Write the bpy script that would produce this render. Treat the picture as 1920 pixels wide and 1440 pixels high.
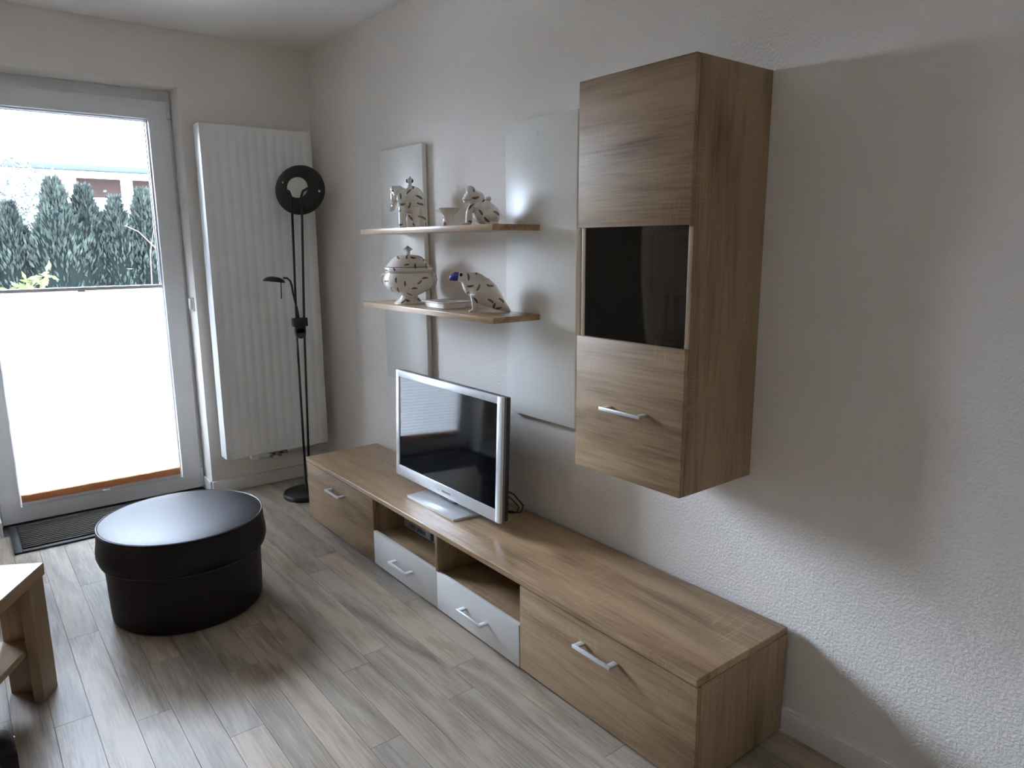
import bpy, bmesh, math, random
from mathutils import Vector, Matrix, Euler, Quaternion

random.seed(7)
scene = bpy.context.scene
COL = scene.collection
for o in list(bpy.data.objects):
    bpy.data.objects.remove(o)

# ---------------------------------------------------------------- camera
cam_data = bpy.data.cameras.new('camera')
cam_data.sensor_width = 36.0
cam_data.lens = 36.0 * 1341.34 / 1920.0
cam_data.clip_start = 0.05
cam_data.clip_end = 200
cam = bpy.data.objects.new('camera', cam_data)
COL.objects.link(cam)
F = Vector((-0.77298558, 0.60492972, -0.19118923))
R = Vector((0.61720468, 0.78677989, -0.00598241))
U = Vector((-0.1468049, 0.1226272, 0.98153497))
m = Matrix((R, U, -F)).transposed().to_4x4()
m.translation = Vector((4.1726, -1.7831, 1.4074))
cam.matrix_world = m
scene.camera = cam

# ---------------------------------------------------------------- sky, light, exposure
SKY = 13.0          # bright hazy overcast, even all round
world = bpy.data.worlds.new('overcast_sky')
scene.world = world
world.use_nodes = True
bg = world.node_tree.nodes['Background']
bg.inputs['Color'].default_value = (0.69, 0.81, 1.0, 1)
bg.inputs['Strength'].default_value = SKY

def portal(name, loc, rot, sx, sy):
    d = bpy.data.lights.new(name, 'AREA')
    d.shape = 'RECTANGLE'; d.size = sx; d.size_y = sy
    d.cycles.is_portal = True
    o = bpy.data.objects.new(name, d); COL.objects.link(o)
    o.location = loc; o.rotation_euler = rot
    return o
# sampling guide for the daylight that enters through the terrace door (gives off no light itself)
portal('door_daylight_portal', (-0.29, -1.22, 1.1), (0, math.radians(-90), 0), 2.2, 1.02)
portal('window_daylight_portal', (-0.29, -2.325, 1.58), (0, math.radians(-90), 0), 1.25, 0.75)

scene.view_settings.view_transform = 'Standard'
scene.view_settings.look = 'None'
scene.view_settings.gamma = 1.0
scene.view_settings.use_curve_mapping = False
scene.view_settings.exposure = 2.52
scene.cycles.max_bounces = 14
scene.cycles.diffuse_bounces = 8
scene.cycles.glossy_bounces = 4
scene.cycles.transparent_max_bounces = 12
scene.cycles.caustics_reflective = False
scene.cycles.caustics_refractive = False
scene.cycles.sample_clamp_indirect = 6.0

# ---------------------------------------------------------------- materials
def newmat(name):
    mt = bpy.data.materials.new(name); mt.use_nodes = True
    nt = mt.node_tree
    return mt, nt, nt.nodes['Principled BSDF']

def plain(name, col, rough=0.5, metal=0.0, spec=0.5, coat=0.0, bump=None, emit=None):
    mt, nt, b = newmat(name)
    b.inputs['Base Color'].default_value = (*col, 1)
    b.inputs['Roughness'].default_value = rough
    b.inputs['Metallic'].default_value = metal
    b.inputs['Specular IOR Level'].default_value = spec
    b.inputs['Coat Weight'].default_value = coat
    b.inputs['Coat Roughness'].default_value = 0.05
    if bump:
        sc, st, dist, kind = bump
        tc = nt.nodes.new('ShaderNodeTexCoord')
        if kind == 'noise':
            tx = nt.nodes.new('ShaderNodeTexNoise'); tx.inputs['Scale'].default_value = sc
            tx.inputs['Detail'].default_value = 3
            out = tx.outputs[0]
        else:
            tx = nt.nodes.new('ShaderNodeTexVoronoi'); tx.inputs['Scale'].default_value = sc
            out = tx.outputs['Distance']
        nt.links.new(tc.outputs['Object'], tx.inputs['Vector'])
        bp = nt.nodes.new('ShaderNodeBump'); bp.inputs['Strength'].default_value = st
        bp.inputs['Distance'].default_value = dist
        nt.links.new(out, bp.inputs['Height'])
        nt.links.new(bp.outputs[0], b.inputs['Normal'])
    return mt

def ramp(nt, stops, interp='LINEAR'):
    r = nt.nodes.new('ShaderNodeValToRGB'); r.color_ramp.interpolation = interp
    while len(r.color_ramp.elements) < len(stops):
        r.color_ramp.elements.new(0.5)
    for e, (p, c) in zip(r.color_ramp.elements, stops):
        e.position = p; e.color = (*c, 1)
    return r

def wood(name, axis, light, mid, dark, rough=0.45, saw=0.12, rand_tint=0.0, along=1.6, across=22.0, spec=0.4, tints=None):
    """grain running along axis, with broad cathedral bands, pores and faint saw marks"""
    mt, nt, b = newmat(name)
    L = nt.links.new
    tc = nt.nodes.new('ShaderNodeTexCoord')
    oi = nt.nodes.new('ShaderNodeObjectInfo')
    mul = nt.nodes.new('ShaderNodeVectorMath'); mul.operation = 'SCALE'
    mul.inputs[0].default_value = (13.1, 7.7, 5.3)
    L(oi.outputs['Random'], mul.inputs['Scale'])
    add = nt.nodes.new('ShaderNodeVectorMath'); add.operation = 'ADD'
    L(tc.outputs['Object'], add.inputs[0]); L(mul.outputs[0], add.inputs[1])
    def mapped(a, c):
        mp = nt.nodes.new('ShaderNodeMapping')
        s = [c, c, c]; s['XYZ'.index(axis)] = a
        mp.inputs['Scale'].default_value = s
        L(add.outputs[0], mp.inputs['Vector'])
        return mp.outputs[0]
    n1 = nt.nodes.new('ShaderNodeTexNoise'); n1.inputs['Scale'].default_value = 1.0
    n1.inputs['Detail'].default_value = 4; n1.inputs['Distortion'].default_value = 1.1
    L(mapped(along * 0.8, across * 0.42), n1.inputs['Vector'])
    n2 = nt.nodes.new('ShaderNodeTexNoise'); n2.inputs['Scale'].default_value = 1.0
    n2.inputs['Detail'].default_value = 3
    L(mapped(along * 4, across * 7), n2.inputs['Vector'])
    mx = nt.nodes.new('ShaderNodeMix'); mx.data_type = 'FLOAT'
    mx.inputs['Factor'].default_value = 0.34
    L(n1.outputs[0], mx.inputs['A']); L(n2.outputs[0], mx.inputs['B'])
    r = ramp(nt, [(0.34, dark), (0.47, mid), (0.58, light)])
    L(mx.outputs[0], r.inputs[0])
    col = r.outputs[0]
    # saw marks across the grain, in patches
    n3 = nt.nodes.new('ShaderNodeTexNoise'); n3.inputs['Scale'].default_value = 1.0
    L(mapped(380, 14), n3.inputs['Vector'])
    n4 = nt.nodes.new('ShaderNodeTexNoise'); n4.inputs['Scale'].default_value = 5.0
    L(add.outputs[0], n4.inputs['Vector'])
    pr = ramp(nt, [(0.5, (0, 0, 0)), (0.66, (1, 1, 1))]); L(n4.outputs[0], pr.inputs[0])
    sr = ramp(nt, [(0.5, (0, 0, 0)), (0.62, (1, 1, 1))]); L(n3.outputs[0], sr.inputs[0])
    mm = nt.nodes.new('ShaderNodeMath'); mm.operation = 'MULTIPLY'
    L(pr.outputs[0], mm.inputs[0]); L(sr.outputs[0], mm.inputs[1])
    m2 = nt.nodes.new('ShaderNodeMath'); m2.operation = 'MULTIPLY'; m2.inputs[1].default_value = saw
    L(mm.outputs[0], m2.inputs[0])
    mc = nt.nodes.new('ShaderNodeMix'); mc.data_type = 'RGBA'
    L(m2.outputs[0], mc.inputs['Factor']); L(col, mc.inputs['A'])
    mc.inputs['B'].default_value = (*[min(1, c * 1.5) for c in light], 1)
    col = mc.outputs['Result']
    if tints:
        tr = ramp(nt, tints); L(oi.outputs['Random'], tr.inputs[0])
        mt2 = nt.nodes.new('ShaderNodeMix'); mt2.data_type = 'RGBA'; mt2.blend_type = 'MULTIPLY'
        mt2.inputs['Factor'].default_value = 1.0
        L(col, mt2.inputs['A']); L(tr.outputs[0], mt2.inputs['B'])
        col = mt2.outputs['Result']
    L(col, b.inputs['Base Color'])
    b.inputs['Roughness'].default_value = rough
    b.inputs['Specular IOR Level'].default_value = spec
    bp = nt.nodes.new('ShaderNodeBump'); bp.inputs['Strength'].default_value = 0.12
    bp.inputs['Distance'].default_value = 0.002
    L(n2.outputs[0], bp.inputs['Height']); L(bp.outputs[0], b.inputs['Normal'])
    return mt

def glassmat(name, tint=(0.95, 0.96, 0.97), ior=1.5):
    mt = bpy.data.materials.new(name); mt.use_nodes = True
    nt = mt.node_tree; nt.nodes.clear()
    out = nt.nodes.new('ShaderNodeOutputMaterial')
    tr = nt.nodes.new('ShaderNodeBsdfTransparent'); tr.inputs[0].default_value = (*tint, 1)
    gl = nt.nodes.new('ShaderNodeBsdfGlossy'); gl.inputs['Roughness'].default_value = 0.02
    gl.inputs['Color'].default_value = (1, 1, 1, 1)
    fr = nt.nodes.new('ShaderNodeFresnel'); fr.inputs['IOR'].default_value = ior
    mx = nt.nodes.new('ShaderNodeMixShader')
    nt.links.new(fr.outputs[0], mx.inputs[0]); nt.links.new(tr.outputs[0], mx.inputs[1])
    nt.links.new(gl.outputs[0], mx.inputs[2]); nt.links.new(mx.outputs[0], out.inputs[0])
    return mt

def translucent(name, col, tcol, fac):
    mt = bpy.data.materials.new(name); mt.use_nodes = True
    nt = mt.node_tree; nt.nodes.clear()
    out = nt.nodes.new('ShaderNodeOutputMaterial')
    d = nt.nodes.new('ShaderNodeBsdfDiffuse'); d.inputs[0].default_value = (*col, 1)
    t = nt.nodes.new('ShaderNodeBsdfTranslucent'); t.inputs[0].default_value = (*tcol, 1)
    mx = nt.nodes.new('ShaderNodeMixShader'); mx.inputs[0].default_value = fac
    nt.links.new(d.outputs[0], mx.inputs[1]); nt.links.new(t.outputs[0], mx.inputs[2])
    nt.links.new(mx.outputs[0], out.inputs[0])
    return mt

def porcelain(name, base=(0.76, 0.73, 0.67), scale=23.0, a=0.0165, bb=0.0052, shift=0.0):
    """white glaze printed with scattered little vegetables"""
    mt, nt, b = newmat(name)
    L = nt.links.new
    tc = nt.nodes.new('ShaderNodeTexCoord')
    sp = nt.nodes.new('ShaderNodeSeparateXYZ'); L(tc.outputs['Object'], sp.inputs[0])
    cb_ = nt.nodes.new('ShaderNodeCombineXYZ'); L(sp.outputs['X'], cb_.inputs['X']); L(sp.outputs['Z'], cb_.inputs['Y'])
    ad = nt.nodes.new('ShaderNodeVectorMath'); ad.operation = 'ADD'; ad.inputs[1].default_value = (shift, shift * 0.7, 0)
    L(cb_.outputs[0], ad.inputs[0])
    v = nt.nodes.new('ShaderNodeTexVoronoi'); v.voronoi_dimensions = '2D'; v.inputs['Scale'].default_value = scale
    v.inputs['Randomness'].default_value = 0.7
    L(ad.outputs[0], v.inputs['Vector'])
    sub = nt.nodes.new('ShaderNodeVectorMath'); sub.operation = 'SUBTRACT'
    L(ad.outputs[0], sub.inputs[0]); L(v.outputs['Position'], sub.inputs[1])
    sep = nt.nodes.new('ShaderNodeSeparateColor'); L(v.outputs['Color'], sep.inputs[0])
    an = nt.nodes.new('ShaderNodeMath'); an.operation = 'MULTIPLY'; an.inputs[1].default_value = 6.283
    L(sep.outputs[1], an.inputs[0])
    rot = nt.nodes.new('ShaderNodeVectorRotate'); rot.rotation_type = 'Z_AXIS'
    L(sub.outputs[0], rot.inputs['Vector']); L(an.outputs[0], rot.inputs['Angle'])
    mu = nt.nodes.new('ShaderNodeVectorMath'); mu.operation = 'MULTIPLY'
    mu.inputs[1].default_value = (1 / a, 1 / bb, 0)
    L(rot.outputs[0], mu.inputs[0])
    s2 = nt.nodes.new('ShaderNodeSeparateXYZ'); L(mu.outputs[0], s2.inputs[0])
    # bend the fruit and taper it towards its tip
    sq_ = nt.nodes.new('ShaderNodeMath'); sq_.operation = 'MULTIPLY'; L(s2.outputs['X'], sq_.inputs[0]); L(s2.outputs['X'], sq_.inputs[1])
    bend = nt.nodes.new('ShaderNodeMath'); bend.operation = 'MULTIPLY_ADD'; bend.inputs[1].default_value = 0.55
    L(sq_.outputs[0], bend.inputs[0]); L(s2.outputs['Y'], bend.inputs[2])
    c2 = nt.nodes.new('ShaderNodeCombineXYZ'); L(s2.outputs['X'], c2.inputs['X']); L(bend.outputs[0], c2.inputs['Y'])
    ln = nt.nodes.new('ShaderNodeVectorMath'); ln.operation = 'LENGTH'; L(c2.outputs[0], ln.inputs[0])
    msk = ramp(nt, [(0.78, (1, 1, 1)), (0.95, (0, 0, 0))]); L(ln.outputs['Value'], msk.inputs[0])
    cr = ramp(nt, [(0.0, (0.32, 0.075, 0.05)), (0.28, (0.12, 0.135, 0.105)), (0.5, (0.32, 0.19, 0.08)),
                   (0.66, (0.19, 0.20, 0.18)), (0.84, (0.28, 0.11, 0.075))], 'CONSTANT')
    L(sep.outputs[0], cr.inputs[0])
    gt = nt.nodes.new('ShaderNodeMath'); gt.operation = 'GREATER_THAN'; gt.inputs[1].default_value = 0.38
    L(s2.outputs['X'], gt.inputs[0])
    cap = nt.nodes.new('ShaderNodeMix'); cap.data_type = 'RGBA'
    L(gt.outputs[0], cap.inputs['Factor']); L(cr.outputs[0], cap.inputs['A']); cap.inputs['B'].default_value = (0.11, 0.12, 0.095, 1)
    mc = nt.nodes.new('ShaderNodeMix'); mc.data_type = 'RGBA'
    L(msk.outputs[0], mc.inputs['Factor']); mc.inputs['A'].default_value = (*base, 1)
    L(cap.outputs['Result'], mc.inputs['B'])
    L(mc.outputs['Result'], b.inputs['Base Color'])
    b.inputs['Roughness'].default_value = 0.14
    b.inputs['Coat Weight'].default_value = 0.2
    return mt

def leafmat(name, stops):
    mt, nt, b = newmat(name)
    tc = nt.nodes.new('ShaderNodeTexCoord')
    n = nt.nodes.new('ShaderNodeTexNoise'); n.inputs['Scale'].default_value = 9.0
    nt.links.new(tc.outputs['Object'], n.inputs['Vector'])
    r = ramp(nt, stops); nt.links.new(n.outputs[0], r.inputs[0])
    nt.links.new(r.outputs[0], b.inputs['Base Color'])
    b.inputs['Roughness'].default_value = 0.8
    b.inputs['Specular IOR Level'].default_value = 0.12
    return mt

M = {}
M['wall'] = plain('white_woodchip_paint', (0.82, 0.772, 0.715), 0.85, spec=0.2, bump=(125, 0.65, 0.004, 'noise'))
M['ceiling'] = plain('white_ceiling_paint', (0.88, 0.85, 0.81), 0.9, spec=0.2, bump=(120, 0.25, 0.003, 'noise'))
M['trim'] = plain('white_trim', (0.74, 0.735, 0.72), 0.4)
M['pvc'] = plain('white_pvc', (0.80, 0.81, 0.82), 0.3)
M['seal'] = plain('dark_rubber_seal', (0.03, 0.03, 0.035), 0.6)
M['pane'] = glassmat('window_glass')
M['smoked'] = glassmat('smoked_glass', (0.66, 0.64, 0.63))
M['clear'] = glassmat('drinking_glass_clear', (0.90, 0.92, 0.92), 1.6)
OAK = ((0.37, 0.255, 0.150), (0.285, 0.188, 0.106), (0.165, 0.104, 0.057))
OAK_LIT = tuple(tuple(c * 1.35 for c in q_) for q_ in OAK)  # same oak, colour lightened for the daylight falling on upward faces
M['oak_x'] = wood('sonoma_oak_grain_lengthwise', 'X', *OAK, rough=0.46, saw=0.3, spec=0.25)
M['oak_top'] = wood('sonoma_oak_lit_top', 'X', *OAK_LIT, rough=0.28, saw=0.3, spec=0.4)
M['oak_z'] = wood('sonoma_oak_grain_upright', 'Z', *OAK, rough=0.5, saw=0.3, spec=0.2)
M['oak_y'] = wood('sonoma_oak_grain_crosswise', 'Y', *OAK, rough=0.42)
M['beech'] = wood('beech_coffee_table', 'X', (0.42, 0.30, 0.20), (0.36, 0.255, 0.165), (0.28, 0.195, 0.125), rough=0.45, spec=0.2, saw=0.0)
M['beech_z'] = wood('beech_coffee_table_upright', 'Z', (0.36, 0.255, 0.165), (0.31, 0.22, 0.14), (0.24, 0.165, 0.105), rough=0.4, saw=0.0)
M['plank'] = wood('grey_oak_vinyl_plank', 'X', (0.44, 0.375, 0.30), (0.34, 0.287, 0.228), (0.215, 0.178, 0.142), rough=0.44, saw=0.06, spec=0.26,
                  along=2.4, across=26,
                  tints=[(0.0, (0.86, 0.87, 0.90)), (0.3, (1.05, 1.0, 0.93)), (0.55, (0.93, 0.94, 0.96)), (0.8, (1.1, 1.04, 0.96)), (1.0, (0.8, 0.82, 0.86))])
M['white_gloss'] = plain('white_gloss_lacquer', (0.77, 0.755, 0.70), 0.26, spec=0.12)
M['drawer_white'] = plain('white_drawer_lacquer', (0.74, 0.73, 0.70), 0.22)
M['panel_edge'] = plain('panel_edge_grey', (0.42, 0.42, 0.43), 0.4)
M['chrome'] = plain('brushed_aluminium_handle', (0.74, 0.75, 0.77), 0.32, metal=0.55)
M['foot'] = plain('black_plastic', (0.015, 0.015, 0.016), 0.5)
M['black_metal'] = plain('black_painted_metal', (0.012, 0.012, 0.014), 0.38)
M['frosted'] = translucent('frosted_lamp_glass', (0.80, 0.80, 0.72), (0.8, 0.8, 0.72), 0.35)
M['tv_silver'] = plain('silver_tv_plastic', (0.78, 0.80, 0.82), 0.25, metal=0.15, coat=0.2)
M['tv_screen'] = plain('black_tv_screen', (0.004, 0.004, 0.005), 0.06)
M['tv_back'] = plain('dark_tv_shell', (0.03, 0.03, 0.035), 0.3)
M['tv_stem'] = plain('grey_tv_stem', (0.16, 0.17, 0.19), 0.2)
M['mark'] = plain('grey_print', (0.20, 0.22, 0.25), 0.5)
M['mark_dark'] = plain('dark_print', (0.05, 0.06, 0.08), 0.5)
M['leather'] = plain('dark_brown_leather', (0.010, 0.005, 0.0075), 0.45, spec=0.27, bump=(260, 0.12, 0.001, 'voronoi'))
M['stitch'] = plain('leather_piping', (0.03, 0.02, 0.022), 0.35)
M['mat_border'] = plain('grey_rubber_mat_border', (0.035, 0.036, 0.038), 0.6, spec=0.3)
M['mat_rib'] = plain('grey_brown_ribbed_pile', (0.060, 0.053, 0.043), 0.95)
M['radiator'] = plain('white_radiator_enamel', (0.78, 0.78, 0.77), 0.35)
M['brass'] = plain('dull_valve_metal', (0.35, 0.33, 0.30), 0.4, metal=0.6)
M['dark_valve'] = plain('dark_valve_slot', (0.06, 0.055, 0.05), 0.6)
M['blind'] = translucent('white_pleated_fabric', (0.80, 0.80, 0.78), (0.98, 0.97, 0.96), 0.92)
M['blind_hem'] = translucent('stacked_pleats_backlit_tan', (0.58, 0.36, 0.21), (0.60, 0.33, 0.16), 0.22)  # tan stands in for daylight tinted by passing through the stacked white pleats
M['rail'] = plain('white_aluminium_rail', (0.70, 0.70, 0.72), 0.4)
M['tab'] = plain('cream_plastic_tab', (0.80, 0.78, 0.68), 0.4)
M['veg'] = porcelain('porcelain_with_vegetable_print')
M['porc'] = plain('plain_white_porcelain', (0.74, 0.71, 0.66), 0.12, coat=0.3)
M['gold'] = plain('gold_band', (0.42, 0.28, 0.10), 0.3, metal=0.4)
M['blue'] = plain('cobalt_blue_glaze', (0.03, 0.04, 0.30), 0.12, coat=0.4)
M['ink'] = plain('black_glaze', (0.01, 0.01, 0.012), 0.15)
M['box'] = plain('grey_blue_device_plastic', (0.34, 0.37, 0.44), 0.4)
M['box_label'] = plain('pale_device_faceplate', (0.55, 0.57, 0.62), 0.4)
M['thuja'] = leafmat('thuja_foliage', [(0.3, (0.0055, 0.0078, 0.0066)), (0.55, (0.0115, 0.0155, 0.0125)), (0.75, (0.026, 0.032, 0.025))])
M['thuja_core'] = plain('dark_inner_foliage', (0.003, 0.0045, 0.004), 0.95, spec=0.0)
M['broadleaf'] = leafmat('autumn_foliage', [(0.35, (0.045, 0.050, 0.052)), (0.6, (0.060, 0.062, 0.060)), (0.8, (0.075, 0.055, 0.055))])
M['yellow_leaf'] = leafmat('yellow_green_leaves', [(0.3, (0.030, 0.038, 0.012)), (0.7, (0.055, 0.055, 0.022))])
M['cane'] = plain('brown_cane', (0.045, 0.028, 0.024), 0.8, spec=0.1)
M['bark'] = plain('bark', (0.08, 0.06, 0.05), 0.9)
M['grass'] = plain('lawn_grass', (0.10, 0.11, 0.06), 0.9)
M['paving'] = plain('terrace_concrete', (0.55, 0.54, 0.52), 0.9)
M['render'] = plain('white_house_render', (0.80, 0.79, 0.77), 0.9)
M['roof'] = plain('pale_roof_tiles', (0.55, 0.54, 0.53), 0.8)
M['fascia'] = plain('grey_blue_gutter', (0.024, 0.028, 0.030), 0.8, spec=0.1)
M['house_glass'] = plain('house_window_reddish', (0.020, 0.013, 0.0115), 0.9, spec=0.0)

# ---------------------------------------------------------------- mesh builder
class MB:
    def __init__(self): self.bm = bmesh.new()
    def box(self, a, b, bev=0.0, seg=2):
        a = Vector(a); b = Vector(b)
        r = bmesh.ops.create_cube(self.bm, size=1.0)
        vs = r['verts']
        c = (a + b) / 2; s = b - a
        for v in vs:
            v.co = Vector((v.co.x * s.x + c.x, v.co.y * s.y + c.y, v.co.z * s.z + c.z))
        if bev > 0:
            es = list({e for v in vs for e in v.link_edges})
            bmesh.ops.bevel(self.bm, geom=es, offset=bev, segments=seg, affect='EDGES', profile=0.5)
        return self
    def tube(self, pts, rad, n=10, cap=True):
        pts = [Vector(p) for p in pts]
        rad = rad if isinstance(rad, (list, tuple)) else [rad] * len(pts)
        t0 = (pts[1] - pts[0]).normalized()
        ref = Vector((0, 0, 1)) if abs(t0.z) < 0.9 else Vector((1, 0, 0))
        nrm = t0.cross(ref).normalized()
        rings = []
        for i, p in enumerate(pts):
            if i == 0: t = pts[1] - pts[0]
            elif i == len(pts) - 1: t = pts[-1] - pts[-2]
            else: t = (pts[i + 1] - pts[i]).normalized() + (pts[i] - pts[i - 1]).normalized()
            t.normalize()
            nrm = (nrm - t * nrm.dot(t)).normalized()
            bn = t.cross(nrm)
            rings.append([self.bm.verts.new(p + (nrm * math.cos(2 * math.pi * k / n) + bn * math.sin(2 * math.pi * k / n)) * rad[i]) for k in range(n)])
        for i in range(len(rings) - 1):
            for k in range(n):
                self.bm.faces.new((rings[i][k], rings[i][(k + 1) % n], rings[i + 1][(k + 1) % n], rings[i + 1][k]))
        if cap:
            self.bm.faces.new(rings[0][::-1]); self.bm.faces.new(rings[-1])
        return self
    def lathe(self, prof, n=40, mat=None, sx=1, sy=1):
        """prof: (radius, height) list; mat: matrix placing the z axis"""
        mat = mat or Matrix()
        rings = []
        for r, z in prof:
            if r < 1e-6:
                rings.append([self.bm.verts.new(mat @ Vector((0, 0, z)))])
            else:
                rings.append([self.bm.verts.new(mat @ Vector((r * sx * math.cos(2 * math.pi * k / n), r * sy * math.sin(2 * math.pi * k / n), z))) for k in range(n)])
        for a, b in zip(rings, rings[1:]):
            for k in range(n):
                k2 = (k + 1) % n
                if len(a) == 1 and len(b) == 1: continue
                if len(a) == 1: self.bm.faces.new((a[0], b[k2], b[k]))
                elif len(b) == 1: self.bm.faces.new((a[k], a[k2], b[0]))
                else: self.bm.faces.new((a[k], a[k2], b[k2], b[k]))
        return self
    def ball(self, c, r, rot=None, n=16):
        r = Vector(r) if not isinstance(r, (int, float)) else Vector((r, r, r))
        mt = Matrix.Translation(Vector(c))
        if rot: mt = mt @ Euler(rot).to_matrix().to_4x4()
        mt = mt @ Matrix.Diagonal((*r, 1))
        bmesh.ops.create_uvsphere(self.bm, u_segments=n, v_segments=n // 2 + 2, radius=1.0, matrix=mt)
        return self
    def quad(self, *pts):
        self.bm.faces.new([self.bm.verts.new(Vector(p)) for p in pts]); return self
    def prism(self, poly, z0, z1, bev=0.0):
        lo = [self.bm.verts.new(Vector((x, y, z0))) for x, y in poly]
        hi = [self.bm.verts.new(Vector((x, y, z1))) for x, y in poly]
        n = len(poly)
        self.bm.faces.new(lo[::-1]); self.bm.faces.new(hi)
        for k in range(n):
            self.bm.faces.new((lo[k], lo[(k + 1) % n], hi[(k + 1) % n], hi[k]))
        if bev > 0:
            es = list({e for v in lo + hi for e in v.link_edges})
            bmesh.ops.bevel(self.bm, geom=es, offset=bev, segments=2, affect='EDGES', profile=0.5)
        return self
    def mesh(self, name, smooth=True, angle=35):
        bmesh.ops.recalc_face_normals(self.bm, faces=self.bm.faces)
        me = bpy.data.meshes.new(name); self.bm.to_mesh(me); self.bm.free()
        if smooth:
            me.polygons.foreach_set('use_smooth', [True] * len(me.polygons))
            me.set_sharp_from_angle(angle=math.radians(angle))
        return me
    def obj(self, name, mat, parent=None, smooth=True, angle=35):
        me = self.mesh(name, smooth, angle)
        return link(name, me, mat, parent)

def link(name, me, mat, parent=None):
    if mat is not None:
        me.materials.clear(); me.materials.append(M[mat] if isinstance(mat, str) else mat)
    o = bpy.data.objects.new(name, me); COL.objects.link(o)
    if parent: o.parent = parent
    return o

def tag(o, label, cat, group=None):
    o['label'] = label; o['category'] = cat
    if group: o['group'] = group
    return o

def thing(name, label, cat, loc=(0, 0, 0), rz=0.0, group=None):
    o = bpy.data.objects.new(name, None); COL.objects.link(o)
    o.empty_display_size = 0.1
    o.location = loc; o.rotation_euler = (0, 0, rz)
    return tag(o, label, cat, group)

def struct(o):
    o['kind'] = 'structure'; return o

def smooth_blob(mb, voxel, it=6):
    """fuse overlapping solids into one continuous skin"""
    me = mb.mesh('blob')
    o = bpy.data.objects.new('blob', me); COL.objects.link(o)
    r = o.modifiers.new('r', 'REMESH'); r.mode = 'VOXEL'; r.voxel_size = voxel
    s = o.modifiers.new('s', 'SMOOTH'); s.iterations = it; s.factor = 0.5
    dg = bpy.context.evaluated_depsgraph_get(); dg.update()
    res = bpy.data.meshes.new_from_object(o.evaluated_get(dg))
    bpy.data.objects.remove(o)
    res.polygons.foreach_set('use_smooth', [True] * len(res.polygons))
    return res

# ================================================================ room shell
RX, RY, H = 5.8, -4.2, 2.5
OY0, OY1, OZ = -1.725, -0.716, 2.2254      # door opening
WT = 0.30

floor = struct(MB().box((-0.02, RY, -0.12), (RX, 0.0, -0.009)).obj('floor', plain('screed_under_planks', (0.05, 0.045, 0.04), 0.9)))
# planks, each a board of its own
PW = 0.0995
base_me = MB().box((0, 0, -0.009), (1, PW - 0.0012, 0.0), 0.0).mesh('plank', smooth=False)
base_me.materials.append(M['plank'])
known = {}
def row_of(y): return int(math.floor((-y) / PW + 0.02))
for yy, jx in ((-0.84, 2.11), (-0.66, 2.45), (-1.45, 1.952), (-1.23, 2.203), (-1.147, 1.87), (-1.035, 1.61)):
    known[row_of(yy)] = jx
rows = int(math.ceil(-RY / PW))
rp = random.Random(3)
for i in range(rows):
    y0 = max(-(i + 1) * PW, RY)
    ln = 1.12
    j = known.get(i, rp.uniform(0, ln))
    start = j - math.ceil(j / ln) * ln
    x = start
    while x < RX:
        a, b = max(x, 0.0), min(x + ln, RX)
        if b - a > 0.03:
            p = bpy.data.objects.new('plank', base_me); COL.objects.link(p)
            p.parent = floor
            p.location = (a, y0, 0); p.scale = (b - a - 0.0012, 1, 1)
        x += ln

struct(MB().box((-WT, 0.0, -0.12), (RX + 0.2, 0.2, H + 0.2)).obj('wall_right', 'wall'))
wb = MB()
NY0, NY1, NZ0, NZ1 = -2.70, -1.95, 0.95, 2.2254      # neighbouring window, just left of the picture
wb.box((-WT, OY1, -0.12), (0, 0.0, H)).box((-WT, RY - 0.2, -0.12), (0, NY0, H)).box((-WT, OY0, OZ), (0, OY1, H))
wb.box((-WT, NY1, -0.12), (0, OY0, H)).box((-WT, NY0, -0.12), (0, NY1, NZ0)).box((-WT, NY0, NZ1), (0, NY1, H))
struct(wb.obj('wall_back', 'wall'))
struct(MB().box((-WT, RY - 0.2, -0.12), (RX + 0.2, RY, H)).obj('wall_left', 'wall'))
struct(MB().box((RX, RY, -0.12), (RX + 0.2, 0, H)).obj('wall_front', 'wall'))
struct(MB().box((-WT, RY - 0.2, H), (RX + 0.2, 0.0, H + 0.2)).obj('ceiling', 'ceiling'))

def skirting(name, a, b):
    return struct(MB().box(a, b, 0.004).obj(name, 'trim'))
skirting('baseboard_right', (0.0, -0.015, 0.0), (RX, 0.0, 0.072))
bb = MB().box((0.0, OY1 - 0.001, 0.0), (0.015, -0.0151, 0.076), 0.004)
bb.box((-0.15, OY1 - 0.012, 0.0), (0.0, OY1, 0.076), 0.003)
struct(bb.obj('baseboard_back', 'trim'))
bb = MB().box((0.0, RY, 0.0), (0.015, OY0, 0.076), 0.004)
bb.box((-0.15, OY0, 0.0), (0.0, OY0 + 0.012, 0.076), 0.003)
struct(bb.obj('baseboard_left', 'trim'))
struct(MB().box((-WT, OY0, -0.12), (-0.0, OY1, -0.002)).obj('trim_1', plain('dark_threshold', (0.10, 0.095, 0.09), 0.6)))

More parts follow.
